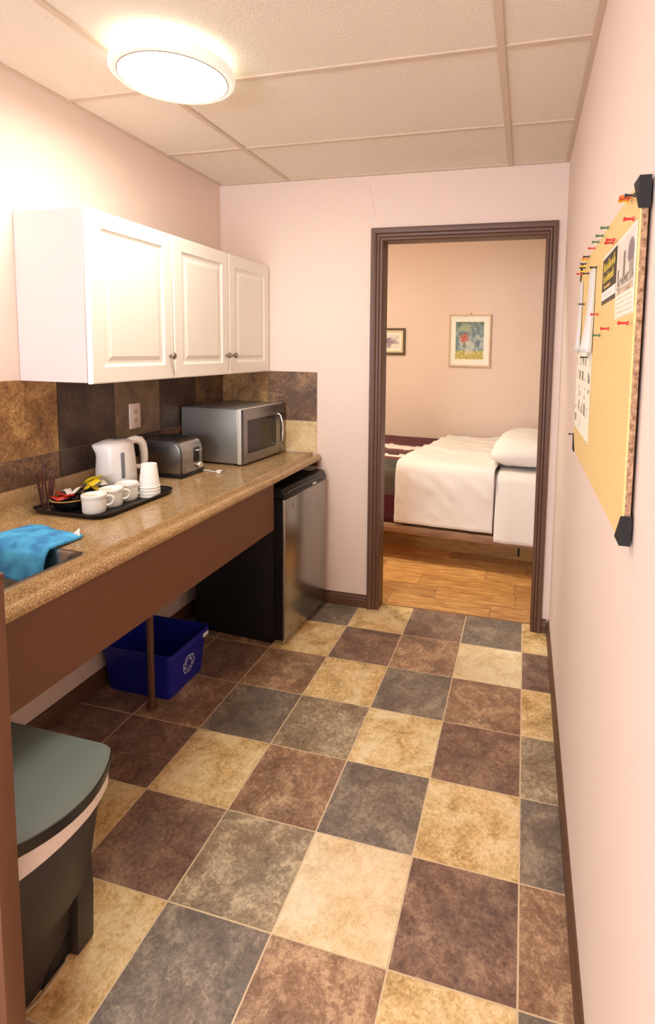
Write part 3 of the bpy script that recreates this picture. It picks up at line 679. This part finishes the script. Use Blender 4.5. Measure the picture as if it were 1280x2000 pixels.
ll = [(a, b, 0.418-0.026*max(0, -b/0.145)**1.5-0.016*max(0, b/0.14)**4) for a, b, c in ll]
loft('liner_edge', [ll, wring(-1.362, -1.007, -1.897, -1.612, 0.455, 0.052, 0.015), wring(-1.352, -1.017, -1.89, -1.622, 0.457, 0.050, 0.015)], LINER, wb, cap0=False, cap1=False)
loft('lid', [wring(-1.372, -1.006, -1.905, -1.612, 0.457, 0.054, 0.012), wring(-1.372, -1.003, -1.905, -1.610, 0.488, 0.056, 0.012), wring(-1.366, -1.010, -1.899, -1.616, 0.498, 0.055, 0.012), wring(-1.30, -1.09, -1.85, -1.66, 0.504, 0.05, 0.02)], GREYLID, wb, smooth=True)
loft('lid_skirt', [wring(-1.3735, -1.0045, -1.9065, -1.6085, 0.456, 0.0545, 0.012), wring(-1.3735, -1.0015, -1.9065, -1.6085, 0.484, 0.0565, 0.012)], BLACK, wb, cap0=False, cap1=False)

cbl = [px(38, 1990, 2, 0.004), px(75, 1955, 2, 0.004), px(105, 1915, 2, 0.004), px(128, 1880, 2, 0.004), px(136, 1850, 2, 0.004)]
tag(tube('floor_cable', cbl, 0.0035, plain('cream_cable', (190, 165, 130), 0.5), None, 8), 'thin cream cable on the tiles running to the waste bin', 'cable')

# ------------------------------------------------------------------ wall outlet
oc = px(260, 812, 0, XL)
ou = thing('wall_outlet', 'ivory double wall outlet on the backsplash tiles', 'outlet', (XL+0.007, oc.y, oc.z))
box('cover_plate', 0, 0.006, -0.036, 0.036, -0.058, 0.058, IVORY, ou, bev=0.002)
for s in (-1, 1):
    fc = prism('socket', rrect(-0.017, 0.017, s*0.020-0.014, s*0.020+0.014, 0.012, 5), 'x', 0.005, 0.008, plain('ivory_socket', (222, 200, 182), 0.4), ou)
    for d in (-0.007, 0.007): box('pin_slot', 0.0075, 0.0084, d-0.0015, d+0.0015, s*0.020-0.002, s*0.020+0.008, BLACKM, fc)
    box('ground_hole', 0.0075, 0.0084, -0.0025, 0.0025, s*0.020-0.009, s*0.020-0.004, BLACKM, fc)

# ------------------------------------------------------------------ cork board
BXF, BXB = 0.118, 0.130; BYN, BYF, BZ0, BZ1 = -1.765, -0.879, 1.187, 1.748
cb = thing('bulletin_board', 'cork bulletin board with chipboard edge and black corner caps', 'bulletin board', (0.124, -1.32, 1.187))
def cl(x0, x1, y0, y1, z0, z1): return (x0-0.124, x1-0.124, y0+1.32, y1+1.32, z0-1.187, z1-1.187)
box('cork_sheet', *cl(BXF, BXF+0.003, BYN, BYF, BZ0, BZ1), CORK, cb)
box('backing_board', *cl(BXF+0.003, BXB, BYN, BYF, BZ0, BZ1), CHIP, cb)
for sy_ in (0, 1):
    for sz_ in (0, 1):
        Y0 = (BYN if sy_ == 0 else BYF)+1.32; Z0 = (0 if sz_ == 0 else BZ1-BZ0); dy = 0.045*(1 if sy_ == 0 else -1); dz = 0.045*(1 if sz_ == 0 else -1); e = -0.003*(1 if sy_ == 0 else -1); ez = -0.003*(1 if sz_ == 0 else -1)
        poly = [(Y0+e, Z0+ez), (Y0+dy, Z0+ez), (Y0+e, Z0+dz)]
        prism('corner_cap', poly, 'x', BXF-0.124-0.003, BXB-0.124+0.002, BLACKM, cb, smooth=False)
for y in (-1.6, -1.05): box('wall_mount', *cl(BXB, XR+0.001, y-0.02, y+0.02, 1.45, 1.49), BLACK, cb)

PX = BXF-0.0012
def onboard(x, y): p = px(x, y, 0, PX); return (PX, p.y, p.z)
def rectpts(tl, tr_, bl, br):
    # average opposite corners into a true rectangle on the board
    a, b, c, d = (onboard(*q) for q in (tl, tr_, bl, br))
    yf, yn = (a[1]+c[1])/2, (b[1]+d[1])/2; zt, zb = (a[2]+b[2])/2, (c[2]+d[2])/2
    return yf, yn, zt, zb
def glyph_row(u, v, u0, u1, v0, v1, n, seed):       # blurred word: letter-like uprights
    if not (u0 <= u <= u1 and v0 <= v <= v1): return False
    t = (u-u0)/(u1-u0)*n; k = int(t); fr_ = t-k; q = (v-v0)/(v1-v0); h = 0.0 if (k*seed) % 3 == 0 else 0.3
    return q >= h and (fr_ < 0.38 or (fr_ < 0.8 and (abs(q-0.62) < 0.12 or q > 0.86)))
def poster_col(u, v):
    Yc, K, Wc = (232, 206, 60), (66, 54, 46), (246, 238, 228)
    if v < 0.045: return Wc
    if v < 0.60:
        for a in ((0.08, 0.94, 0.10, 0.27, 7, 5), (0.08, 0.88, 0.31, 0.45, 7, 4)):
            if glyph_row(u, v, *a): return Yc
        if glyph_row(u, v, 0.15, 0.65, 0.50, 0.56, 7, 4): return (224, 190, 90)
        return K
    if v < 0.76:
        return (196, 190, 205) if glyph_row(u, v, 0.2, 0.8, 0.645, 0.71, 6, 5) else Wc
    if glyph_row(u, v, 0.2, 0.85, 0.81, 0.86, 9, 4): return (220, 196, 100)
    if glyph_row(u, v, 0.3, 0.9, 0.89, 0.93, 6, 5): return (235, 225, 190)
    return (92, 78, 66)
def flyer_col(u, v):
    P = (250, 240, 222)
    if u < 0.06 or u > 0.94 or v < 0.04: return P
    if v < 0.62:
        c = mixc((222, 205, 195), (240, 225, 212), 0.5+nz(u*5, v*6, 2))
        if 0.62 < u < 0.92 and 0.12 < v < 0.33 and ((u-0.77)/0.15)**2 + ((v-0.25)/0.13)**2 < 1 or (0.65 < u < 0.9 and 0.2 < v < 0.32): c = (140, 126, 128)
        if 0.70 < u < 0.92 and 0.34 < v < 0.5: c = mixc(c, (150, 128, 124), 0.7)
        if abs(u-0.44) < 0.055 and 0.18 < v < 0.5: c = (140, 128, 115)
        if u < 0.17 and v > 0.33: c = (140, 125, 106)
        if 0.44 < v < 0.53: c = mixc((215, 200, 182), (120, 108, 98), 0.5+1.2*nz(u*9, v*22, 7))
        if v > 0.55: c = mixc((226, 200, 172), (150, 128, 108), 0.35+nz(u*7, v*16, 4))
        return c
    if int(v*60) % 3 == 0 and nz(u*20, int(v*60), 1) > -0.25 and v < 0.95: return (222, 208, 184)
    return P
def sheet_col(u, v):
    c = (250, 243, 224)
    s = nz(u*7+3, v*6, 5)
    cu, cv = u*5 % 1, v*6 % 1
    if s > 0.05 and 0.2 < cu < 0.8 and 0.15 < cv < 0.85 and 0.04 < u < 0.96 and 0.05 < v < 0.95: c = mixc((120, 112, 88), (172, 164, 136), nz(u*30, v*30, 2)+0.5)
    return c
yf, yn, zt, zb = rectpts((1178, 505), (1205, 478), (1175, 620), (1201, 600))
t = thing('poster', 'black and yellow event poster pinned to the cork board', 'poster', (PX, (yf+yn)/2, zb))
def place(o, t):
    o.parent = t; o.matrix_parent_inverse = Matrix.Translation(-Vector(t.location))
def curl(k, top=0.0): return lambda u, v: k*max(0, v-0.75)**1.5 + top*max(0, 0.1-v)
place(printed('sheet', (PX, yf, zt), (PX, yn, zt), (PX, yf, zb), 60, 48, poster_col, None, curl(0.06)), t)
yf, yn, zt, zb = rectpts((1207, 470), (1251, 426), (1200, 645), (1243, 638))
t = thing('flyer', 'flyer with a faded street photograph above text, pinned to the cork board', 'flyer', (PX, (yf+yn)/2, zb))
place(printed('sheet', (PX, yf, zt), (PX, max(yn, BYN+0.004), zt), (PX, yf, zb), 50, 60, flyer_col, None, curl(0.03)), t)
yf, yn, zt, zb = rectpts((1127, 690), (1158, 684), (1120, 855), (1145, 890))
t = thing('printed_sheet', 'white sheet scattered with small grey pictures, low on the cork board', 'sheet of paper', (PX, (yf+yn)/2, zb))
place(printed('sheet', (PX, min(yf, BYF-0.005), zt), (PX, yn, zt), (PX, min(yf, BYF-0.005), zb), 50, 50, sheet_col, None, curl(0.03)), t)
# booklets hung from pins, bellying out at the bottom
def booklet(label, y0, y1, zt, zb, n, belly):
    t = thing('booklet', label, 'booklet', (PX, (y0+y1)/2, zb))
    for k in range(n):
        def fn(u, v, k=k):
            y = y0+(y1-y0)*u; z = zt+(zb-zt)*v; o = 0.0010*k + belly*(k+1)/n*(v**2)*(0.25+0.75*math.sin(PI*min(1, u*0.9+0.1)))
            return (-0.0008-o, y-(y0+y1)/2, z-zb)
        surf('page', 8, 14, fn, PAPER if k != n-1 else plain('cover_paper', (232, 228, 226), 0.5), t, thick=0.0005)
    return t
booklet('white booklet hanging beside the board edge nearest the door', -0.885, -0.965, 1.695, 1.492, 3, 0.010)
booklet('thick white booklet with bluish pages hanging next to the yellow poster', -1.16, -1.262, 1.692, 1.488, 5, 0.020)
# push pins
PINS = [
 (1250, 421, RED, 'red push pin at the top of the street flyer'), (1206, 468, RED, 'red push pin between the poster and the flyer'), (1203, 474, RED, 'red push pin on the top corner of the yellow poster'),
 (1237, 630, RED, 'red push pin at the foot of the street flyer'), (1194, 642, RED, 'red push pin below the flyer corner on bare cork'), (1172, 614, RED, 'red push pin at the lower corner of the yellow poster'),
 (1194, 437, GREEN, 'green push pin along the top of the cork board'), (1183, 456, GREEN, 'green push pin along the top of the cork board'), (1175, 462, GREEN, 'green push pin along the top of the cork board'), (1176, 655, GREEN, 'green push pin on bare cork below the yellow poster'),
 (1166, 483, RED, 'red push pin along the top of the cork board'), (1155, 497, DARKPIN, 'dark push pin at the edge of the pin cluster by the booklets'),
 (1152, 505, ORANGE, 'orange push pin in the cluster above the booklets'), (1150, 508, YELLOW, 'yellow push pin in the cluster above the booklets'), (1148, 515, DARKPIN, 'dark push pin in the cluster above the booklets'), (1147, 523, DARKPIN, 'dark push pin in the cluster above the booklets'), (1149, 520, YELLOW, 'yellow push pin in the cluster above the booklets'), (1146, 530, YELLOW, 'yellow push pin in the cluster above the booklets'),
 (1140, 535, RED, 'red push pin holding the booklet by the board edge'), (1154, 534, DARKPIN, 'dark push pin holding the thick booklet at one corner'), (1170, 522, DARKPIN, 'dark push pin holding the thick booklet at its spine'),
 (1145, 594, DARKPIN, 'dark push pin halfway down the hanging booklets'), (1150, 698, DARKPIN, 'dark push pin at the top of the picture sheet'), (1124, 848, DARKPIN, 'dark push pin at the foot of the picture sheet'),
 (1236, 385, RED, 'red push pin in the cluster by the top corner cap'), (1234, 389, ORANGE, 'orange push pin in the cluster by the top corner cap'), (1233, 392, YELLOW, 'yellow push pin in the cluster by the top corner cap'), (1240, 383, ORANGE, 'orange push pin in the cluster by the top corner cap'), (1248, 380, DARKPIN, 'dark push pin beside the top corner cap'),
]
for x, y, mt, lb in PINS:
    p = onboard(x, y); p = Vector(p); p.y = max(BYN+0.012, min(BYF-0.008, p.y)); p.z = max(BZ0+0.008, min(BZ1-0.010, p.z)); p.x = BXF
    o = thing('push_pin', lb, 'push pin', p, 0, lb.split(' push pin')[0]+' push pins on the cork board')
    lathe('head', [(0, -0.0205), (0.0028, -0.0205), (0.0031, -0.0185), (0.0020, -0.0165), (0.0018, -0.0085), (0.0034, -0.0065), (0.0034, -0.005), (0, -0.005)], mt, o, 10, axis='x')
    lathe('needle', [(0, -0.0055), (0.0006, -0.0055), (0.0006, 0.002), (0, 0.003)], CHROME, o, 6, axis='x')

# ------------------------------------------------------------------ bedroom: bed
BA = math.radians(-4.2)
bo = Vector((-0.46, 0.958, 0))                     # local x = along the bed, local y = away from the camera
bed = thing('platform_bed', 'low wooden platform bed frame seen through the doorway', 'bed', bo, BA)
box('side_rail', -1.22, 0.98, 0.0, 0.045, 0.196, 0.252, BEDW, bed, bev=0.006)
box('platform', -1.22, 0.98, 0.045, 1.35, 0.205, 0.250, BEDY, bed)
box('base_plinth', -1.10, 0.88, 0.30, 1.33, 0.0, 0.205, BEDY, bed, bev=0.004)
box('drawer_slot', 0.40, 0.415, 0.294, 0.302, 0.03, 0.10, BLACKM, bed)
ml = box('mattress', -1.20, 0.95, 0.06, 1.345, 0.2525, 0.655, plain('mattress_cream', (222, 205, 190), 0.85), None, bev=0.05, seg=4)
tag(ml, 'mattress on the wooden platform under the bedding', 'mattress'); ml.location = bo; ml.rotation_euler = (0, 0, BA)
def drape(name, x0f, x1f, zt, zb, off, mat, nu, nv, wr, farf=1.35, thick=0.008, yb=0.03):
    r = 0.075; path = []
    y0 = 0.058-off
    for k in range(13): path.append((farf+(y0+r-farf)*k/12, zt+off))
    for k in range(1, 9):
        a = PI/2*k/8; path.append((y0+r-r*math.sin(a), zt+off-r+r*math.cos(a)))
    for k in range(1, 13): path.append((y0+(yb-y0)*(k/12)**0.7, zt+off-r+(zb-(zt+off-r))*k/12))
    ls = [0]
    for i in range(1, len(path)): ls.append(ls[-1]+math.dist(path[i], path[i-1]))
    def at(s):
        s *= ls[-1]
        for i in range(1, len(path)):
            if s <= ls[i]+1e-9:
                t = (s-ls[i-1])/(ls[i]-ls[i-1]); return (path[i-1][0]+(path[i][0]-path[i-1][0])*t, path[i-1][1]+(path[i][1]-path[i-1][1])*t)
        return path[-1]
    def fn(u, v):
        y, z = at(v); x = x0f(v)+(x1f(v)-x0f(v))*u
        wv = wr(x, y, z, v)
        if v > 0.62: y -= abs(wv) if wv > 0 else wv*0.3; x += 0.3*wv
        else: z += max(wv, -0.003)
        return (x, y, z)
    o = surf(name, nu, nv, fn, mat, None, thick=thick); o.location = bo; o.rotation_euler = (0, 0, BA)
    return o
ZT = 0.658
# striped quilt at the foot
STR = [((92, 40, 46), 0.0), ((92, 40, 46), 0.20), ((232, 218, 205), 0.30), ((112, 58, 60), 0.40), ((84, 48, 52), 0.47), ((236, 222, 208), 0.54), ((118, 56, 58), 0.60), ((70, 66, 56), 0.66), ((96, 86, 72), 0.76), ((96, 80, 70), 0.86), ((84, 26, 36), 0.88), ((78, 22, 34), 1.0)]
def quilt_mat():
    m, nt, b = newmat('striped_quilt'); a = N(nt, 'ShaderNodeVertexColor'); a.layer_name = 'print'; nt.links.new(a.outputs['Color'], b.inputs['Base Color']); b.inputs['Roughness'].default_value = 0.9
    return m
QN = 60
q = drape('striped_quilt', lambda v: -1.21, lambda v: -0.30, ZT, 0.258, 0.008, quilt_mat(), 30, QN, lambda x, y, z, v: (0.010*nz(x*5, y*12, z*8)+0.005*nz(x*16, y*20, 2))*(1 if v < 0.6 else 0.1), yb=0.046)
ca = q.data.color_attributes.new('print', 'FLOAT_COLOR', 'CORNER')
for poly in q.data.polygons:
    v = (poly.index//30+0.5)/QN; u = (poly.index % 30)/30; v += 0.02*nz(u*9, v*3, 3); c = STR[0][0]
    for cc, p_ in STR:
        if v >= p_: c = cc
    for li in poly.loop_indices: ca.data[li].color = lin(c)
tag(q, 'burgundy, green and white striped quilt over the foot of the bed', 'quilt')
def wr_duvet(x, y, z, v):
    a = 0.022*nz(x*4+y*3, y*6, z*4+5) + 0.012*nz(x*11+z*9, y*9, z*11)
    a += 0.007*math.sin(26*x+14*y+17*z)*max(0, nz(x*3, y*3, z*3+9)+0.2)
    return a
dv = drape('white_blanket', lambda v: (-0.34-0.10*min(1, v/0.6)), lambda v: 0.165+0.087*max(0, min(1, (v-0.5)/0.12)), ZT+0.022, 0.272, 0.022, SHEET, 70, 80, wr_duvet, yb=0.006)
tag(dv, 'wrinkled white blanket folded over the middle of the bed', 'blanket')
def wr_sheet(x, y, z, v): return 0.006*nz(x*6, y*4, z*3)+0.012*max(0, math.sin(24*x))*max(0, v-0.6)*(1.2)
sh = drape('bed_sheet', lambda v: 0.10+0.164*max(0, min(1, (v-0.5)/0.12)), lambda v: 0.96, ZT, 0.225, 0.010, SHEET, 50, 70, wr_sheet, yb=-0.018)
tag(sh, 'smooth white sheet hanging low beside the bed rail under the pillow', 'bed sheet')
def pillow(label, loc, rz, L, W, Ht):
    n = 26; vs = []; fs = []
    for s in (1, -1):
        for j in range(n+1):
            for i in range(n+1):
                u, v = i/n*2-1, j/n*2-1
                h = (max(0, 1-u**4)*max(0, 1-v**4))**0.55
                e = 1-0.06*(1-abs(u))*(abs(v) > 0.98)
                x = u*L/2*(1-0.05*(v*v)); y = v*W/2*(1-0.05*(u*u))
                wv = 0.010*nz(u*2.5, v*2.5, s*2)+0.004*nz(u*7, v*7, 4)
                vs.append((x, y, (Ht*0.62*h if s > 0 else -Ht*0.38*h)+wv*h+Ht*0.38))
    K = (n+1)**2
    for k in (0, K):
        for j in range(n):
            for i in range(n): fs.append((k+j*(n+1)+i, k+j*(n+1)+i+1, k+(j+1)*(n+1)+i+1, k+(j+1)*(n+1)+i))
    me = bpy.data.meshes.new('pillow'); me.from_pydata(vs, [], fs); bm = bmesh.new(); bm.from_mesh(me); bmesh.ops.remove_doubles(bm, verts=bm.verts, dist=1e-4); bmesh.ops.recalc_face_normals(bm, faces=bm.faces); bm.to_mesh(me); bm.free()
    o = link('pillow', me, SHEET, None, 'all', loc); o.rotation_euler = (0, 0, rz); return tag(o, label, 'pillow')
pp = bo + Matrix.Rotation(BA, 3, 'Z') @ Vector((0.455, 0.56, ZT+0.020))
pillow('plump white pillow at the head of the bed', pp, BA, 0.54, 0.86, 0.215)

# ------------------------------------------------------------------ bedroom pictures
FY = BY1-0.022
def picture(name, label, x0, x1, z0, z1, fw, fmat, liner, mat_w, colfn, nu, nv):
    t = thing(name, label, 'picture', ((x0+x1)/2, FY, z0)); ox = (x0+x1)/2
    def frame(nm, a, b, w_, y0, y1, m):
        X0, X1, Z0, Z1 = a
        return boxes(nm, [(X0-ox, X1-ox, y0, y1, Z1-w_-z0, Z1-z0), (X0-ox, X1-ox, y0, y1, Z0-z0, Z0+w_-z0), (X0-ox, X0+w_-ox, y0, y1, Z0+w_-z0, Z1-w_-z0), (X1-w_-ox, X1-ox, y0, y1, Z0+w_-z0, Z1-w_-z0)], m, t)
    frame('frame', (x0, x1, z0, z1), 0, fw, 0.0, 0.0215, fmat)
    if liner: frame('liner', (x0+fw, x1-fw, z0+fw, z1-fw), 0, liner[0], 0.004, 0.020, liner[1]); fw += liner[0]
    box('mat_board', x0+fw-ox, x1-fw-ox, 0.010, 0.021, fw, z1-z0-fw, PAPER, t)
    a0, a1, b0, b1 = x0+fw+mat_w, x1-fw-mat_w, z0+fw+mat_w*1.1, z1-fw-mat_w*1.1
    o = printed('painting', (a0, FY+0.0095, b1), (a1, FY+0.0095, b1), (a0, FY+0.0095, b0), nu, nv, colfn, None, None, 0.0004); place(o, t)
    return t
def soft(d, w): return max(0, min(1, (1-d)/w))
def paint1(u, v):
    n1, n2, n3 = nz(u*7, v*8, 1), nz(u*15, v*16, 6), nz(u*34, v*36, 9)
    c = mixc((104, 128, 138), (196, 202, 192), 0.5+0.9*n1+0.5*n2+0.4*n3)
    c = mixc(c, (96, 112, 84), (0.55+n2+0.5*n3)*max(0, 1-v/0.32))
    c = mixc(c, (184, 188, 140), 0.7*soft(math.hypot((u-0.36)/0.2, (v-0.14)/0.13)+0.6*n2, 0.5))
    c = mixc(c, mixc((168, 156, 62), (224, 206, 128), 0.5+1.0*n2+0.6*n3), max(0, min(1, (v-0.76-0.03*n1)/0.04)))
    c = mixc(c, mixc((176, 78, 62), (224, 150, 130), 0.5+n2+0.6*n3), soft(math.hypot((u-0.31)/0.20, (v-0.44)/0.15)+0.5*n2, 0.4))
    c = mixc(c, (92, 104, 76), 0.6*soft(math.hypot((u-0.33)/0.07, (v-0.63)/0.09)+0.5*n2, 0.5))
    c = mixc(c, (232, 226, 206), 0.65*soft(max(abs(u-0.48)/0.17, abs(v-0.70)/0.22)+0.5*n2, 0.5))
    return mixc(c, (140, 128, 150), 0.6*soft(math.hypot((u-0.85)/0.07, (v-0.52)/0.06)+0.5*n2, 0.5))
def paint2(u, v):
    n1, n2 = nz(u*6, v*6, 11), nz(u*14, v*14, 3)
    d = math.hypot((u-0.55)/0.38, (v-0.5)/0.36)
    return mixc((236, 226, 214), mixc((150, 120, 150), (110, 92, 96), 0.5+n2), (1.1-d)+0.9*n1)
def wp(x, y): return px(x, y, 1, FY)
a = wp(878, 614); b = wp(957, 717)
CREAMF = plain('pale_wood_frame', (222, 188, 150), 0.45)
pk = picture('framed_painting', 'flower painting in a pale wood frame with white mat above the bed', a.x, b.x, b.z, a.z, 0.014, CREAMF, None, 0.050, paint1, 72, 98)
lathe('hanging_nail', [(0, 0), (0.007, 0), (0.007, 0.006), (0, 0.008)], BROWN, pk, 12, loc=(0.01, 0.0215, a.z-b.z+0.006), axis='y')
a = wp(793, 641); b = wp(790, 693)
DKF = plain('dark_olive_frame', (84, 66, 38), 0.4); GLF = plain('cream_gilt_liner', (226, 204, 160), 0.4)
picture('framed_print', 'small purple print in a dark frame with gilt liner, cut by the door frame', b.x-0.36, b.x+0.005, b.z, a.z, 0.020, DKF, (0.018, GLF), 0.018, paint2, 70, 50)
